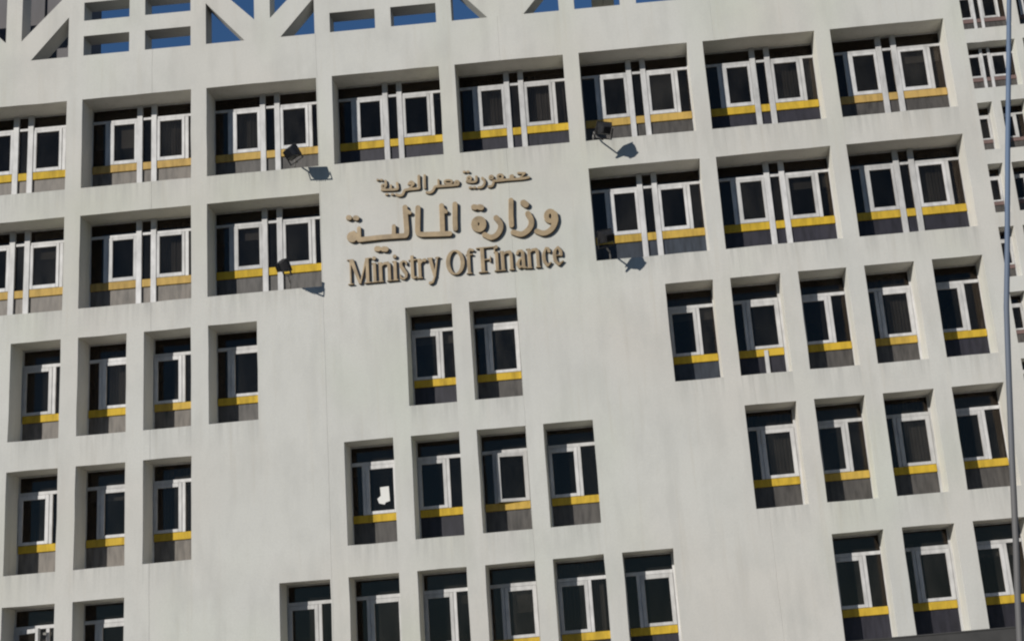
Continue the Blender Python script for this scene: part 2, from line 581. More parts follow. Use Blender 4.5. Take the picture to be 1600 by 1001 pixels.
def window(parent, op, ydist=0.0, bar='yellow', panel=(0.10, 0.095, 0.09), curtains=(), turn=None, fade=0.1):
    kind, x0, x1, zt, zb, row, col = op
    k = KIT[kind]
    w = link('window', k['frame'], parent, (x0, ydist + 0.05, zt - 0.012 + GZ))
    w.scale.x = (x1 - x0) / (WD if kind == 'D' else WS)
    for i, me in enumerate(k['sash']):
        s = link('sash', me, w)
        g = link('pane', k['spane'][i], w)
        if turn and turn[0] == i:
            px = k['sash_x'][i]
            R = Matrix.Translation((px, .668, 0)) @ Matrix.Rotation(math.radians(turn[1]), 4, 'Z') @ Matrix.Translation((-px, -.668, 0))
            s.matrix_local = R
            g.matrix_local = R
    for me in k['pane']:
        link('pane', me, w)
    sb = link('sill_bar', k['bar_me'][bar], w)
    fd = fade + random.uniform(-.06, .06)
    sb.color = (.43 - .06 * fd, .285 - .04 * fd, .024 + .06 * fd, 1)
    for me in k['panel_me']:
        q = link('lower_panel', me, w)
        j = random.uniform(.85, 1.15)
        q.color = (panel[0] * j, panel[1] * j, panel[2] * j, 1)
    for i in range(len(k['spans'])):
        if i not in curtains and random.random() < .42:
            link('blind', k['blind'][random.choice((0, 0, 1, 1, 2, 3))][i], w)
    for c in curtains:
        link('curtain', k['curt'][c], w)
    return w

# ------------------------------------------------------------------ the ministry building
bld = empty('office_building', ((X_L + X_R) / 2, 7.0, 0.0))
tag(bld, 'pale grey ministry office block with deep set windows, yellow sill bars and lettering', 'building')
BO = Vector((-bld.location.x, -bld.location.y, 0))
def part(name, me, loc=(0, 0, 0)):
    return link(name, me, bld, (BO.x + loc[0], BO.y + loc[1], loc[2]))

OPS = openings_of({0: range(0, 8), 1: (0, 1, 2, 5, 6, 7)},
                  {2: (1, 2, 3, 4, 7, 8, 11, 12, 13, 14, 15), 3: (1, 2, 3, 6, 7, 8, 9, 12, 13, 14, 15),
                   4: (1, 2, 5, 6, 7, 8, 9, 10, 13, 14, 15)}, lambda i: FX[i])
bevel(part('front_wall', facade_mesh('front_wall', OPS, X_L, X_R, -GZ, Z_TOP, (5.59, 10.15, 15.2, 21.08), [MT['wall'], MT['reveal']])), 0.02)
G = GZ
part('side_wall', boxes('side_wall', [(X_R - .3, X_R - .001, .02, 13.7, 0, Z_TOP + G - .01)], MT['wall']))
part('side_wall', boxes('side_wall', [(X_L + .001, X_L + .3, .02, 13.7, 0, Z_TOP + G - .01)], MT['wall']))
part('rear_wall', boxes('rear_wall', [(X_L, X_R, 13.7, 14.0, 0, Z_TOP + G)], MT['wall']))
part('roof', boxes('roof', [(X_L + .31, X_R - .31, .02, 13.69, .70 + G, Z_TOP - .006 + G)], MT['roof']))
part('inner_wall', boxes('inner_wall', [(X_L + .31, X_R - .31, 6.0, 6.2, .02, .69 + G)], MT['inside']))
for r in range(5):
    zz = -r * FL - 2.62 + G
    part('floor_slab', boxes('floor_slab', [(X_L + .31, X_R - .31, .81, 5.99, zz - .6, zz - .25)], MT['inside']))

PANEL = {'L': (.125, .11, .095), 'M': (.064, .059, .055), 'D': (.02, .019, .026), 'B': (.028, .034, .045)}  # L: dust tone plus the sun's glare, put into the left panels' colour
FADED = {(0, 2): .9, (0, 4): .8, (0, 10): .8, (0, 14): .9, (1, 0): .8, (1, 2): .9, (1, 10): .5, (3, 8): .6, (2, 3): .4, (2, 14): .4, (3, 13): .5}
GRADE = {(0, 0): 'L', (0, 2): 'L', (0, 4): 'M', (0, 6): 'D', (0, 8): 'D', (0, 10): 'M', (0, 12): 'D', (0, 14): 'M',
         (1, 0): 'L', (1, 2): 'L', (1, 4): 'M', (1, 10): 'B', (1, 12): 'D', (1, 14): 'D',
         (2, 1): 'L', (2, 2): 'L', (2, 3): 'L', (2, 4): 'M', (2, 7): 'D', (2, 8): 'M', (2, 11): 'B', (2, 12): 'D', (2, 13): 'M', (2, 14): 'M', (2, 15): 'D',
         (3, 1): 'L', (3, 2): 'L', (3, 3): 'L', (3, 6): 'M', (3, 7): 'D', (3, 8): 'M', (3, 9): 'M', (3, 12): 'M', (3, 13): 'M', (3, 14): 'M', (3, 15): 'M'}
CURT = {(0, 4): (0,), (0, 8): (0, 1), (0, 2): (1,), (1, 2): (1,), (1, 14): (1,), (2, 14): (0,), (3, 12): (0,), (3, 3): (0,), (3, 14): (0,),
        (4, 9): (0,), (2, 8): (), (1, 10): (), (0, 12): (1,), (2, 2): (0,)}
TURN = {(3, 8): (0, 9.0), (4, 1): (0, -24.0), (1, 2): None}
for op in OPS:
    key = (op[5], op[6])
    o2 = (op[0], op[1] + BO.x, op[2] + BO.x) + op[3:]
    w = window(bld, o2, BO.y, 'yellow', PANEL[GRADE.get(key, 'D')], CURT.get(key, ()), TURN.get(key), FADED.get(key, .08))
    if key == (2, 12):
        link('post', boxes('post', [(.70, .80, .64, .714, -H_S, -1.83)], MT['frame'], .005), w)

# openwork parapet above the wall
ZP0, ZP1, ZP2 = Z_TOP, 4.01, 4.6
PD = 0.55
def pp(name, x0, x1, z0, z1):
    cx, cz = (x0 + x1) / 2, (z0 + z1) / 2
    return part(name, boxes(name, [(x0 - cx, x1 - cx, 0, PD, z0 - cz, z1 - cz)], MT['wall']), (cx, 0.0, cz + G))
for k in range(9):
    xc = FX[2 * k]
    pp('parapet_post', xc - .214, min(xc + .214, X_R), ZP0, ZP1)
pp('parapet_rail', X_L, X_R, ZP1, ZP2)
pp('parapet_rail', X_L, FX[0] - .214, ZP0, ZP1)
for k in range(8):
    a, b = FX[2 * k] + .214, FX[2 * k + 2] - .214
    xc = (a + b) / 2 + (0.06 if k == 2 else 0)
    pp('parapet_post', xc - .22, xc + .22, ZP0, ZP1)
    if k % 2:
        for x0, x1 in ((a, xc - .22), (xc + .22, b)):
            pp('parapet_rail', x0, x1, 1.925, 2.40)
            pp('parapet_rail', x0, x1, 2.965, 3.44)
    else:
        for sgn, e in ((-1, a), (1, b)):
            q = [(xc + sgn * .50, ZP0), (xc + sgn * .22, ZP0), (xc + sgn * .22, 1.94),
                 (e, 1.94 + (abs(e - xc) - .22) * 1.05), (e, ZP0 + (abs(e - xc) - .5) * 1.17)]
            part('diagonal_brace', prism('diagonal_brace', [(x, z + G) for x, z in q], 0, PD, MT['wall']))
# rooftop plant room behind the parapet, dark clad
part('plant_room', boxes('plant_room', [(X_L + .5, 2.75, 2.4, 3.6, Z_TOP + G, 8.2 + G)], MT['penthouse'], .03))
for i in range(7):
    x = X_L + .9 + i * .82
    part('cladding_rib', boxes('cladding_rib', [(x, x + .12, 2.33, 2.399, Z_TOP + G, 8.1 + G)], MT['penthouse'], .01))

# ------------------------------------------------------------------ second block behind, to the right
WY, WX0, WT = 32.4, 36.37, 18.08
wing = empty('office_building', (40.0, WY + 6, 0))
tag(wing, 'second pale block set far back behind the right edge of the ministry', 'building')
wfx = lambda i: WX0 + i * P
WOPS = openings_of({0: (0, 1), 1: (0, 1)}, {2: (0, 1), 3: (0, 1), 4: (0, 1), 5: (0,), 6: (0,)}, wfx, WT)
def wpart(name, me, loc=(0, 0, 0)):
    return link(name, me, wing, (-40.0 + loc[0], -6 + loc[1], loc[2]))
bevel(wpart('front_wall', facade_mesh('front_wall', WOPS, 29.0, 52.0, -GZ, 25.0, (), [MT['wing_wall'], MT['reveal']])), 0.012)
wpart('side_wall', boxes('side_wall', [(29.001, 29.3, .02, 13.7, 0, 24.99 + G)], MT['wing_wall']))
wpart('side_wall', boxes('side_wall', [(51.7, 51.999, .02, 13.7, 0, 24.99 + G)], MT['wing_wall']))
wpart('rear_wall', boxes('rear_wall', [(29, 52, 13.7, 14.0, 0, 25 + G)], MT['wing_wall']))
wpart('roof', boxes('roof', [(29.31, 51.69, .02, 13.69, 24.5 + G, 24.99 + G)], MT['roof']))
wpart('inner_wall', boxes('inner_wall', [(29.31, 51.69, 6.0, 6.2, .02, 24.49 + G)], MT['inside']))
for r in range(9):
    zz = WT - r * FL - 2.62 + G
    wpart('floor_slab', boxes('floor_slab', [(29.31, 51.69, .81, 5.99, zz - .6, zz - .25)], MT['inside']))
for op in WOPS:
    o2 = (op[0], op[1] - 40.0, op[2] - 40.0) + op[3:]
    window(wing, o2, -6, 'wing_bar', PANEL['M'])

# ------------------------------------------------------------------ lettering
def field(prims, x0, z0, nx, nz, step):
    X = x0 + np.arange(nx) * step
    Z = z0 + np.arange(nz) * step
    XX, ZZ = np.meshgrid(X, Z, indexing='ij')
    Fd = np.full(XX.shape, -1.0)
    for pr in prims:
        if pr[0] == 's':                       # stroke of half width r (or one per point)
            pts, r = pr[1], pr[2]
            rr = r if isinstance(r, (list, tuple)) else [r] * len(pts)
            for i in range(len(pts) - 1):
                ax, az = pts[i]
                bx, bz = pts[i + 1]
                dx, dz = bx - ax, bz - az
                L = dx * dx + dz * dz + 1e-12
                t = np.clip(((XX - ax) * dx + (ZZ - az) * dz) / L, 0, 1)
                d = np.hypot(XX - ax - t * dx, ZZ - az - t * dz)
                Fd = np.maximum(Fd, rr[i] + (rr[i + 1] - rr[i]) * t - d)
        else:                                  # convex polygon
            pts = pr[1]
            ar = sum(pts[i][0] * pts[(i + 1) % len(pts)][1] - pts[(i + 1) % len(pts)][0] * pts[i][1] for i in range(len(pts)))
            sg = 1 if ar > 0 else -1
            D = np.full(XX.shape, 9.0)
            for i in range(len(pts)):
                ax, az = pts[i]
                bx, bz = pts[(i + 1) % len(pts)]
                L = math.hypot(bx - ax, bz - az)
                D = np.minimum(D, sg * ((bx - ax) * (ZZ - az) - (bz - az) * (XX - ax)) / L)
            Fd = np.maximum(Fd, D)
    return Fd

def contours(Fd, x0, z0, step):
    nx, nz = Fd.shape
    seg = {}
    ins = Fd > 0
    def pt(e):
        (i, k, h) = e
        a = Fd[i, k]
        b = Fd[i + 1, k] if h == 0 else Fd[i, k + 1]
        t = a / (a - b)
        return (x0 + (i + (t if h == 0 else 0)) * step, z0 + (k + (t if h == 1 else 0)) * step)
    TAB = {1: ((3, 0),), 2: ((0, 1),), 3: ((3, 1),), 4: ((1, 2),), 5: ((3, 0), (1, 2)), 6: ((0, 2),), 7: ((3, 2),),
           8: ((2, 3),), 9: ((2, 0),), 10: ((0, 1), (2, 3)), 11: ((2, 1),), 12: ((1, 3),), 13: ((1, 0),), 14: ((0, 3),)}
    code = ins[:-1, :-1] * 1 + ins[1:, :-1] * 2 + ins[1:, 1:] * 4 + ins[:-1, 1:] * 8
    for i, k in zip(*np.nonzero((code > 0) & (code < 15))):
        ed = ((i, k, 0), (i + 1, k, 1), (i, k + 1, 0), (i, k, 1))
        for a, b in TAB[int(code[i, k])]:
            seg.setdefault(ed[a], []).append(ed[b])
    loops = []
    while seg:
        s = next(iter(seg))
        loop = [s]
        cur = s
        while True:
            nx_ = seg[cur].pop()
            if not seg[cur]:
                del seg[cur]
            if nx_ == s or nx_ not in seg:
                break
            loop.append(nx_)
            cur = nx_
        if len(loop) > 6:
            loops.append([pt(e) for e in loop])
    return loops

def simplify(pts, tol):
    def dp(a):
        if len(a) < 3:
            return a
        (x0, z0), (x1, z1) = a[0], a[-1]
        L = math.hypot(x1 - x0, z1 - z0)
        best, bi = 0, 0
        for i in range(1, len(a) - 1):
            d = abs((x1 - x0) * (a[i][1] - z0) - (z1 - z0) * (a[i][0] - x0)) / L if L > 1e-9 else math.hypot(a[i][0] - x0, a[i][1] - z0)
            if d > best:
                best, bi = d, i
        if best < tol:
            return [a[0], a[-1]]
        return dp(a[:bi + 1])[:-1] + dp(a[bi:])
    h = len(pts) // 2
    return dp(pts[:h + 1])[:-1] + dp(pts[h:] + [pts[0]])[:-1]

def letter_mesh(prims, thick, step, tol):
    xs, zs = [], []
    for pr in prims:
        r = pr[2] if pr[0] == 's' else 0
        r = max(r) if isinstance(r, (list, tuple)) else r
        for x, z in pr[1]:
            xs += [x - r, x + r]
            zs += [z - r, z + r]
    x0, z0 = min(xs) - 3 * step, min(zs) - 3 * step
    nx = int((max(xs) - x0) / step) + 4
    nz = int((max(zs) - z0) / step) + 4
    loops = contours(field(prims, x0, z0, nx, nz, step), x0, z0, step)
    cu = bpy.data.curves.new('letter', 'CURVE')
    cu.dimensions = '2D'
    cu.fill_mode = 'BOTH'
    cu.extrude = thick / 2 - 0.008
    cu.bevel_depth = 0.008
    cu.bevel_resolution = 1
    cu.offset = -0.008
    for lp in loops:
        lp = simplify(lp, tol)
        if len(lp) < 3:
            continue
        sp = cu.splines.new('POLY')
        sp.points.add(len(lp) - 1)
        for i, (x, z) in enumerate(lp):
            sp.points[i].co = (x, z, 0, 1)
        sp.use_cyclic_u = True
    tmp = bpy.data.objects.new('tmp', cu)
    COL.objects.link(tmp)
    dg = bpy.context.evaluated_depsgraph_get()
    me = bpy.data.meshes.new_from_object(tmp.evaluated_get(dg))
    bpy.data.objects.remove(tmp)
    bpy.data.curves.remove(cu)
    me.transform(Matrix.Rotation(math.radians(90), 4, 'X'))
    me.materials.clear()
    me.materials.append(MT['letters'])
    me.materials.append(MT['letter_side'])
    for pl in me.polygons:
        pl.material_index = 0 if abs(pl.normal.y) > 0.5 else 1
        pl.use_smooth = False
    return me

def sign(name, label, letters, base, thick, gap, step=0.012, tol=0.004):
    """letters: list of primitive lists in facade coordinates"""
    e = empty(name, (base[0], 0, base[1] + GZ))
    tag(e, label, 'sign', 'raised lettering on the facade')
    for prims in letters:
        q = []
        for pr in prims:
            q.append((pr[0], [(x - base[0], z - base[1]) for x, z in pr[1]]) + tuple(pr[2:]))
        o = link('letter', letter_mesh(q, thick, step, tol), e, (0, -gap - thick / 2, 0))
    return e

LINE_ONE = [('jim_meem_ha_waw',[(0.041,[(15.747,-3.523),(15.6,-3.54),(15.377,-3.541),(15.12,-3.534),(14.879,-3.538)]),(0.034,[(15.474,-3.377),(15.56,-3.381),(15.654,-3.391)]),(0.028,[(15.653,-3.394),(15.516,-3.519)]),(0.038,[(15.331,-3.463),(15.325,-3.479),(15.312,-3.49),(15.294,-3.493),(15.278,-3.487),(15.266,-3.474),(15.263,-3.457),(15.268,-3.441),(15.281,-3.43),(15.299,-3.427),(15.316,-3.433),(15.327,-3.447),(15.331,-3.463)]),(0.034,[(15.061,-3.437),(15.049,-3.467),(15.022,-3.487),(14.985,-3.492),(14.95,-3.48),(14.925,-3.454),(14.918,-3.422),(14.929,-3.392),(14.957,-3.372),(14.993,-3.367),(15.029,-3.379),(15.053,-3.405),(15.061,-3.437)]),(0.034,[(14.794,-3.428),(14.786,-3.45),(14.769,-3.464),(14.746,-3.468),(14.725,-3.46),(14.709,-3.442),(14.705,-3.42),(14.712,-3.398),(14.729,-3.384),(14.752,-3.38),(14.774,-3.388),(14.789,-3.406),(14.794,-3.428)]),(0.038,[(14.879,-3.538),(14.803,-3.53),(14.793,-3.603),(14.751,-3.672),(14.664,-3.682)])]),('ra',[(0.038,[(14.509,-3.419),(14.564,-3.507),(14.553,-3.597),(14.485,-3.673),(14.39,-3.682)])]),('ya_ta_marbuta',[(0.038,[(14.349,-3.366),(14.348,-3.467),(14.297,-3.508),(14.177,-3.505),(14.093,-3.478)]),(0.034,[(14.205,-3.407),(14.197,-3.434),(14.178,-3.452),(14.154,-3.457),(14.131,-3.447),(14.114,-3.425),(14.109,-3.397),(14.117,-3.371),(14.136,-3.352),(14.16,-3.347),(14.184,-3.357),(14.2,-3.379),(14.205,-3.407)]),(0.038,[(14.031,-3.196),(14.048,-3.198)]),(0.038,[(14.126,-3.202),(14.151,-3.208)]),(0.038,[(14.16,-3.659),(14.194,-3.662)]),(0.038,[(14.27,-3.67),(14.301,-3.673)])]),('meem_sad_ra',[(0.038,[(13.87,-3.493),(13.863,-3.516),(13.846,-3.532),(13.823,-3.536),(13.801,-3.527),(13.786,-3.508),(13.781,-3.484),(13.788,-3.461),(13.806,-3.445),(13.828,-3.441),(13.85,-3.45),(13.865,-3.469),(13.87,-3.493)]),(0.041,[(13.848,-3.546),(13.659,-3.549),(13.402,-3.542),(13.247,-3.541),(13.21,-3.593),(13.163,-3.661),(13.084,-3.699),(13.008,-3.682)]),(0.031,[(13.699,-3.448),(13.684,-3.473),(13.645,-3.488),(13.593,-3.489),(13.543,-3.477),(13.506,-3.455),(13.494,-3.428),(13.509,-3.404),(13.547,-3.389),(13.599,-3.387),(13.65,-3.399),(13.687,-3.421),(13.699,-3.448)]),(0.034,[(13.334,-3.357),(13.334,-3.513)])]),('alif',[(0.038,[(12.972,-3.192),(12.963,-3.366),(12.963,-3.55)])]),('lam_ain_ra',[(0.041,[(12.816,-3.195),(12.806,-3.406),(12.809,-3.534),(12.714,-3.547),(12.542,-3.548),(12.429,-3.561),(12.392,-3.621),(12.346,-3.69),(12.26,-3.7),(12.192,-3.666)]),(0.034,[(12.531,-3.397),(12.603,-3.331),(12.668,-3.411),(12.543,-3.526)]),(0.031,[(12.531,-3.397),(12.668,-3.411)])]),('ba_ya_ta_marbuta',[(0.038,[(12.227,-3.339),(12.238,-3.496),(12.164,-3.517),(11.993,-3.509),(11.813,-3.491)]),(0.031,[(12.058,-3.387),(12.053,-3.496)]),(0.034,[(11.918,-3.244),(11.929,-3.374),(11.856,-3.477)]),(0.031,[(11.908,-3.399),(11.9,-3.424),(11.882,-3.441),(11.858,-3.446),(11.834,-3.437),(11.817,-3.416),(11.812,-3.39),(11.819,-3.365),(11.837,-3.348),(11.862,-3.343),(11.886,-3.353),(11.902,-3.373),(11.908,-3.399)]),(0.034,[(11.704,-3.195),(11.726,-3.198)]),(0.034,[(11.798,-3.205),(11.829,-3.213)]),(0.034,[(11.919,-3.63),(11.953,-3.633)]),(0.034,[(12.073,-3.645),(12.107,-3.648)])])]
LINE_TWO = [('waw',[(0.069,[(16.343,-4.693),(16.324,-4.76),(16.283,-4.806),(16.23,-4.82),(16.18,-4.796),(16.146,-4.742),(16.138,-4.672),(16.156,-4.605),(16.198,-4.558),(16.25,-4.545),(16.3,-4.568),(16.334,-4.622),(16.343,-4.693)]),(0.074,[(16.366,-4.637),(16.372,-4.811),(16.284,-5.003),(16.14,-5.118),(15.99,-5.135),(15.864,-5.071)])]),('zay',[(0.077,[(15.656,-4.553),(15.726,-4.719),(15.714,-4.89),(15.604,-5.037),(15.436,-5.112),(15.238,-5.039)]),(0.088,[(15.558,-4.239),(15.62,-4.298)])]),('alif',[(0.069,[(15.232,-4.135),(15.205,-4.552),(15.202,-4.84)])]),('ra',[(0.074,[(14.81,-4.586),(14.908,-4.754),(14.897,-4.925),(14.788,-5.072),(14.635,-5.123),(14.478,-5.033)])]),('ta_marbuta',[(0.091,[(14.456,-4.732),(14.436,-4.8),(14.392,-4.846),(14.334,-4.859),(14.278,-4.835),(14.239,-4.78),(14.228,-4.71),(14.248,-4.643),(14.292,-4.597),(14.35,-4.584),(14.406,-4.608),(14.445,-4.662),(14.456,-4.732)]),(0.082,[(14.243,-4.232),(14.27,-4.24)]),(0.082,[(14.389,-4.246),(14.432,-4.262)])]),('alif',[(0.069,[(13.742,-4.097),(13.719,-4.53),(13.715,-4.789)])]),('lam_meem_alif',[(0.069,[(13.384,-4.106),(13.382,-4.497),(13.372,-4.842)]),(0.055,[(13.405,-4.209),(13.491,-4.29)]),(0.071,[(13.559,-4.911),(13.328,-4.9),(13.003,-4.877),(12.786,-4.856),(12.721,-4.792),(12.723,-4.577),(12.754,-4.102)])]),('lam_ya_ta_marbuta',[(0.069,[(12.409,-4.053),(12.418,-4.46),(12.412,-4.82),(12.242,-4.846),(11.698,-4.836),(11.166,-4.85)]),(0.055,[(12.437,-4.158),(12.529,-4.225)]),(0.055,[(12.091,-4.558),(12.08,-4.802)]),(0.055,[(11.164,-4.525),(11.161,-4.827)]),(0.069,[(11.054,-4.759),(11.043,-4.801),(11.014,-4.83),(10.975,-4.838),(10.938,-4.822),(10.911,-4.788),(10.902,-4.744),(10.914,-4.702),(10.943,-4.674),(10.981,-4.666),(11.019,-4.681),(11.046,-4.715),(11.054,-4.759)]),(0.044,[(11.023,-4.627),(11.153,-4.826)]),(0.071,[(10.896,-4.201),(10.923,-4.209)]),(0.071,[(11.079,-4.225),(11.114,-4.24)]),(0.077,[(11.617,-5.144),(11.658,-5.153)]),(0.077,[(11.793,-5.169),(11.852,-5.181)])])]

def smooth(p):
    if len(p) < 3:
        return [tuple(q) for q in p]
    out = []
    for i in range(len(p) - 1):
        p0, p1, p2, p3 = p[max(i - 1, 0)], p[i], p[i + 1], p[min(i + 2, len(p) - 1)]
        for s in range(6):
            t = s / 6
            out.append(tuple(.5 * (2 * p1[a] + (p2[a] - p0[a]) * t + (2 * p0[a] - 5 * p1[a] + 4 * p2[a] - p3[a]) * t * t + (3 * p1[a] - p0[a] - 3 * p2[a] + p3[a]) * t ** 3) for a in (0, 1)))
    return out + [tuple(p[-1])]
def arab(lines, grow):
    return [[('s', smooth(pts), hw * grow) for hw, pts in st] for nm, st in lines]
sign('arabic_lettering', 'small tan Arabic lettering, the top line of the raised sign', arab(LINE_ONE, 0.92), (14.0, -3.8), 0.065, 0.008, 0.008, 0.003)
sign('arabic_lettering', 'large rounded tan Arabic lettering, the middle line of the raised sign', arab(LINE_TWO, 1.0), (13.8, -5.0), 0.095, 0.008, 0.012, 0.004)

# English line: serif capitals and lower case drawn from strokes and plates
CAP, XH, ST, TH, SF = 0.70, 0.545, 0.088, 0.034, 0.030
def rect(x0, x1, z0, z1):
    return ('p', [(x0, z0), (x1, z0), (x1, z1), (x0, z1)])
def quad(*p):
    return ('p', list(p))
def arc(cx, cz, rx, rz, a0, a1, n=14):
    return [(cx + rx * math.cos(math.radians(a0 + (a1 - a0) * i / n)), cz + rz * math.sin(math.radians(a0 + (a1 - a0) * i / n))) for i in range(n + 1)]
def serif(cx, z, w, upw=1):
    return rect(cx - w / 2, cx + w / 2, z, z + SF) if upw > 0 else rect(cx - w / 2, cx + w / 2, z - SF, z)
def glyph(c, w):
    h = ST / 2
    if c == 'M':
        a, b = .085, w - .115
        return [rect(a - .022, a + .022, 0, CAP), rect(b - h, b + h, 0, CAP), serif(a, 0, .15), serif(b, 0, .19),
                rect(.0, a + .05, CAP - SF, CAP), rect(b - .05, w, CAP - SF, CAP),
                quad((a - .03, CAP), (a + .085, CAP), (w / 2 + .045, 0.0), (w / 2 - .03, 0.0)),
                quad((b + .01, CAP), (b - .045, CAP), (w / 2 - .01, 0.0), (w / 2 + .03, 0.0))]
    if c == 'i':
        m = w / 2
        return [rect(m - h, m + h, 0, XH), serif(m, 0, w), rect(m - h - .03, m, XH - SF, XH), ('s', [(m, CAP - .035), (m, CAP - .03)], .052)]
    if c == 'n':
        a, b = h + .03, w - h - .03
        return [rect(a - h, a + h, 0, XH), rect(b - h, b + h, 0, XH - .10), serif(a, 0, .145), serif(b, 0, .145), rect(a - h - .03, a, XH - SF, XH),
                ('s', [(a + h - .01, XH - .10), (a + h + .05, XH - .045), (b - .03, XH - .045), (b, XH - .10)], [.02, .035, .045, h])]
    if c == 's':
        return [('s', [(w - .045, XH - .13), (w - .06, XH - .055), (w / 2, XH - .025), (.07, XH - .07), (.065, XH - .16), (w / 2, XH / 2), (w - .065, .17), (w - .07, .08), (w / 2, .025), (.05, .06), (.035, .15)],
                 [.018, .028, .026, .036, .044, .05, .044, .036, .026, .028, .018])]
    if c == 't':
        m = w / 2 - .01
        return [rect(m - h, m + h, .06, CAP - .05), rect(.0, w, XH - .04, XH), ('s', [(m, .07), (m + .03, .03), (w - .01, .05)], [h, .034, .02])]
    if c == 'r':
        a = h + .03
        return [rect(a - h, a + h, 0, XH), serif(a, 0, .16), rect(a - h - .03, a, XH - SF, XH),
                ('s', [(a + h - .01, XH - .13), (a + .09, XH - .05), (w - .08, XH - .055)], [.02, .034, .054])]
    if c == 'y':
        return [quad((.02, XH), (.12, XH), (w / 2 + .05, .02), (w / 2 - .03, .02)), rect(0, .15, XH - SF, XH), rect(w - .13, w, XH - SF, XH),
                ('s', [(w - .07, XH - .01), (w / 2 + .01, .02), (w / 2 - .05, -.13), (.05, -.15)], [.022, .026, .03, .044])]
    if c == 'O':
        return [('s', arc(w / 2, CAP / 2, w / 2 - .055, CAP / 2 - .03, 0, 360, 28), [.022 + .036 * abs(math.cos(2 * math.pi * i / 28)) for i in range(29)])]
    if c == 'f':
        a = h + .03
        return [rect(a - h, a + h, 0, CAP - .10), serif(a, 0, .16), rect(0, w - .03, XH - .04, XH),
                ('s', [(a, CAP - .11), (a + .04, CAP - .03), (w - .03, CAP - .06)], [h, .034, .036])]
    if c == 'F':
        a = .155
        return [rect(a - .052, a + .052, 0, CAP), serif(a, 0, .25), rect(0, w - .08, CAP - .036, CAP), rect(w - .115, w - .08, CAP - .19, CAP),
                rect(a, .37, CAP / 2 - .018, CAP / 2 + .018), rect(.345, .375, CAP / 2 - .085, CAP / 2 + .085)]
    if c == 'a':
        b = w - h - .035
        return [rect(b - h, b + h, .03, XH - .10), ('s', [(b, XH - .11), (b - .03, XH - .045), (.09, XH - .04), (.06, XH - .11)], [h, .036, .03, .042]),
                ('s', [(b - .02, XH * .60), (.10, XH * .46), (.055, XH * .27), (.09, .05), (b - .03, .08)], [.02, .034, .048, .036, .02]), ('s', [(b, .05), (w - .01, .03)], [.04, .022])]
    if c == 'c':
        return [('s', [(w - .045, XH - .13), (w - .07, XH - .045), (w / 2, XH - .025), (.065, XH * .68), (.055, XH / 2), (.065, XH * .3), (w / 2 + .01, .03), (w - .02, .11)],
                 [.042, .036, .026, .042, .05, .046, .036, .018])]
    if c == 'e':
        return [('s', [(.055, XH * .52), (w - .05, XH * .52)], .016),
                ('s', [(w - .055, XH * .53), (w - .06, XH * .72), (w / 2 + .02, XH - .027), (.075, XH * .76), (.055, XH / 2), (.07, XH * .28), (w / 2 + .01, .032), (w - .02, .12)],
                 [.040, .042, .026, .040, .05, .046, .036, .018])]
    return []
ENG = [('M', 544.4, 582.8), ('i', 582.3, 591.8), ('n', 592.2, 614.2), ('i', 614.5, 623.9), ('s', 624.6, 640.0), ('t', 640.3, 653), ('r', 653, 670.4), ('y', 669.8, 690),
       ('O', 698.7, 728), ('f', 730, 743.4), ('F', 746.8, 781.5), ('i', 773.2, 783.0), ('n', 783.0, 805.0), ('a', 807.0, 824.0), ('n', 824.3, 846.3), ('c', 848.0, 863), ('e', 864.5, 881.8)]
eng = []
for c, a, b in ENG:
    xa = 10.838 + (a - 546) * .016865
    wv = (b - a) * .016865
    g = []
    for pr in glyph(c, wv):
        g.append((pr[0], [(x + xa, z - 6.065) for x, z in pr[1]]) + tuple(pr[2:]))
    eng.append(g)
sign('english_lettering', 'tan serif lettering reading Ministry Of Finance, the lowest line of the raised sign', eng, (13.6, -6.065), 0.08, 0.008, 0.008, 0.003)

# ------------------------------------------------------------------ floodlights
def flood_mesh():
    bm = bmesh.new()
    def ringv(y, w, h):
        return [bm.verts.new((sx * w / 2, y, sz * h / 2)) for sx, sz in ((-1, -1), (1, -1), (1, 1), (-1, 1))]
    rs = [ringv(-.02, .46, .36), ringv(.05, .46, .36), ringv(.16, .36, .28), ringv(.24, .24, .20)]
    for a, b in zip(rs, rs[1:]):
        for i in range(4):
            bm.faces.new((a[i], a[(i + 1) % 4], b[(i + 1) % 4], b[i]))
    bm.faces.new(rs[0][::-1])
    bm.faces.new(rs[-1])
    bmesh.ops.recalc_face_normals(bm, faces=bm.faces[:])
    bmesh.ops.bevel(bm, geom=bm.edges[:], offset=.012, segments=2, affect='EDGES', clamp_overlap=True)
    me = bpy.data.meshes.new('housing')
    bm.to_mesh(me)
    bm.free()
    me.materials.append(MT['black'])
    return me
FM = dict(housing=flood_mesh(),
          rim=boxes('rim', [(-.25, .25, -.05, -.021, .165, .20), (-.25, .25, -.05, -.021, -.20, -.165), (-.25, -.215, -.05, -.021, -.165, .165), (.215, .25, -.05, -.021, -.165, .165)], MT['black'], .004),
          lens=boxes('lens', [(-.214, .214, -.034, -.022, -.164, .164)], MT['lens']),
          fin=boxes('fin', [(x - .006, x + .006, .17, .285, -.12, .12) for x in (-.11, -.055, 0, .055, .11)], MT['black']),
          yoke=boxes('yoke', [(-.29, -.265, .02, .07, -.30, .03), (.265, .29, .02, .07, -.30, .03), (-.29, .29, .02, .07, -.325, -.3005)], MT['black'], .004))
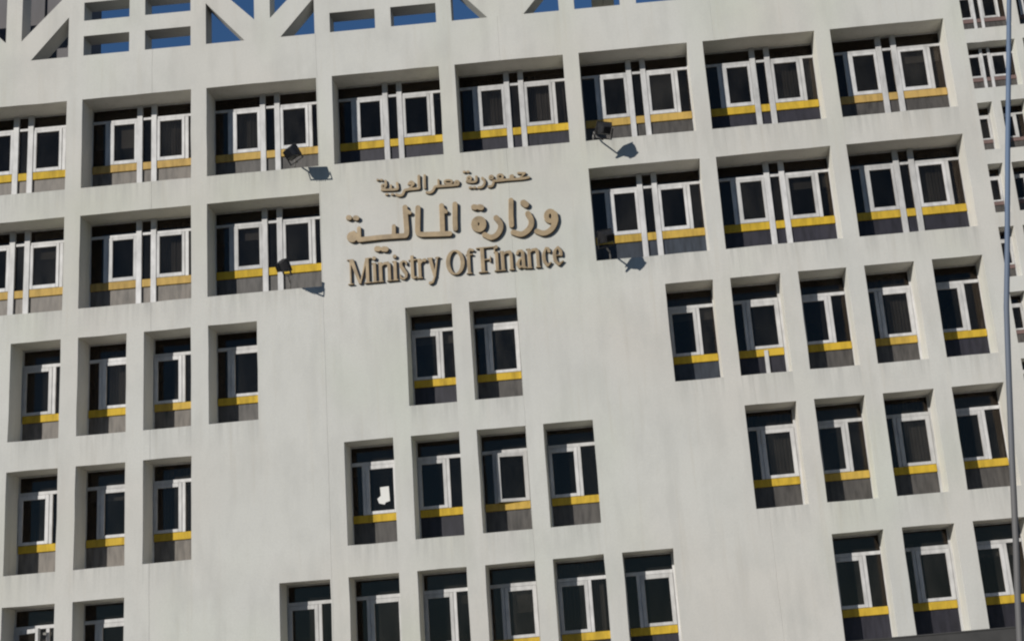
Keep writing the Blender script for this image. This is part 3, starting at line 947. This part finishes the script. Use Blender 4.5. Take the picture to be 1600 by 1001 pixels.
def floodlight(loc, yaw_, tilt, roll_, foot, label):
    """loc: centre of the lamp; foot: where its arm stands on the window sill"""
    e = empty('floodlight', (foot[0], foot[1], foot[2] + GZ))
    tag(e, label, 'floodlight', 'black floodlights aimed at the lettering')
    d = Vector(loc) - Vector(foot)
    R = Matrix.Translation(d) @ Matrix.Rotation(yaw_, 4, 'Z') @ Matrix.Rotation(tilt, 4, 'X') @ Matrix.Rotation(roll_, 4, 'Y') @ Matrix.Scale(.86, 4)
    for nm, me in FM.items():
        o = link(nm, me, e)
        o.matrix_local = R
    j = R @ Vector((0, .045, -.325))
    link('arm', tube('arm', [(0, 0, 0), (0, 0, .16), (j.x * .12, j.y * .12, .235), (j.x * .4, j.y * .4, .5 * .235 + .5 * j.z), (j.x, j.y, j.z - .012)], .022, MT['steel']), e)
    link('base_plate', boxes('base_plate', [(-.09, .09, -.07, .07, 0.0, .014)], MT['steel'], .003), e)
SILL_A, SILL_B = -2.6065, -FL - 2.6065
rad = math.radians
floodlight((9.60, -.73, -2.46), rad(150), rad(-30), rad(12), (9.45, .10, SILL_A), 'black floodlight on the third window of the top row, upper left of the lettering')
floodlight((9.36, -.76, -5.60), rad(120), rad(-25), rad(-14), (9.25, .10, SILL_B), 'black floodlight beside the large Arabic line, lower left of the lettering')
floodlight((17.86, -.73, -2.61), rad(205), rad(-35), rad(0), (17.55, .10, SILL_A), 'black floodlight on the sixth window of the top row, upper right of the lettering')
floodlight((17.64, -.92, -5.67), rad(215), rad(-30), rad(18), (17.72, .10, SILL_B), 'black floodlight below the upper right one, lower right of the lettering')

# ------------------------------------------------------------------ small things
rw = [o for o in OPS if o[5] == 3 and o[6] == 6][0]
V = []
rnd = random.Random(3)
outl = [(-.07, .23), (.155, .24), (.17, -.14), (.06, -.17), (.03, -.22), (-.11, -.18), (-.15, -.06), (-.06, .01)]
pp_ = prism('white_patch', outl, -.002, .002, MT['patch'])
ps = link('white_patch', pp_, None, (rw[1] + .80, .757, rw[3] - 1.34 + GZ))  # flat ragged white shape set on the pane
tag(ps, 'ragged white patch on the glass of a window in the fourth row', 'patch')

cb = empty('roof_cabinet', (18.15, 1.3, Z_TOP + GZ))
tag(cb, 'cream roof cabinet seen through the parapet opening at the top edge', 'cabinet')
link('body', boxes('body', [(-.32, .32, -.25, .25, .06, 1.25)], MT['cabinet'], .01), cb)
for x in (-.16, .16):
    link('door', boxes('door', [(x - .145, x + .145, -.275, -.251, .12, 1.2)], MT['cabinet'], .006), cb)
link('plinth', boxes('plinth', [(-.28, .28, -.2, .2, 0, .059)], MT['canopy']), cb)

cn = empty('entrance_canopy', (14.0, -2.0, 0))
tag(cn, 'dark grey flat canopy edge running below the windows at the lower right corner', 'canopy')
link('slab', boxes('slab', [(-14.0, 14.2, 0.0, 1.99, 2.42, 2.80)], MT['canopy'], .02), cn)
link('upstand', boxes('upstand', [(-14.0, 14.2, 0.0, .12, 2.801, 2.84)], MT['canopy'], .01), cn)
for x in (-13.4, -6.6, 0, 6.6, 13.4):
    link('column', boxes('column', [(x - .15, x + .15, .15, .45, .13, 2.419)], MT['canopy'], .02), cn)

PP = [(22.64, -19.1), (22.80, -18.0), (22.98, -16.44), (23.09, -15.6), (23.22, -14.49), (23.36, -13.38), (23.51, -12.23), (23.65, -11.45), (23.92, -9.84), (24.12, -8.69), (24.36, -7.29), (24.60, -5.9), (24.75, -5.0)]
lp = empty('street_pole', (22.64, -15.0, 0))
tag(lp, 'slim blue grey metal pole leaning up the right edge, nearest to the camera', 'pole')
pts_ = [(x - 22.64, 0, z + GZ) for x, z in PP]
link('shaft', tube('shaft', pts_, [.048 - .0011 * i for i in range(len(PP))], MT['pole'], 16), lp)
link('collar', tube('collar', [(0, 0, .0), (.06, 0, .45)], .085, MT['pole'], 16), lp)
link('cap', tube('cap', [(2.11, 0, 14.1), (2.13, 0, 14.2)], [.05, .02], MT['pole'], 16), lp)
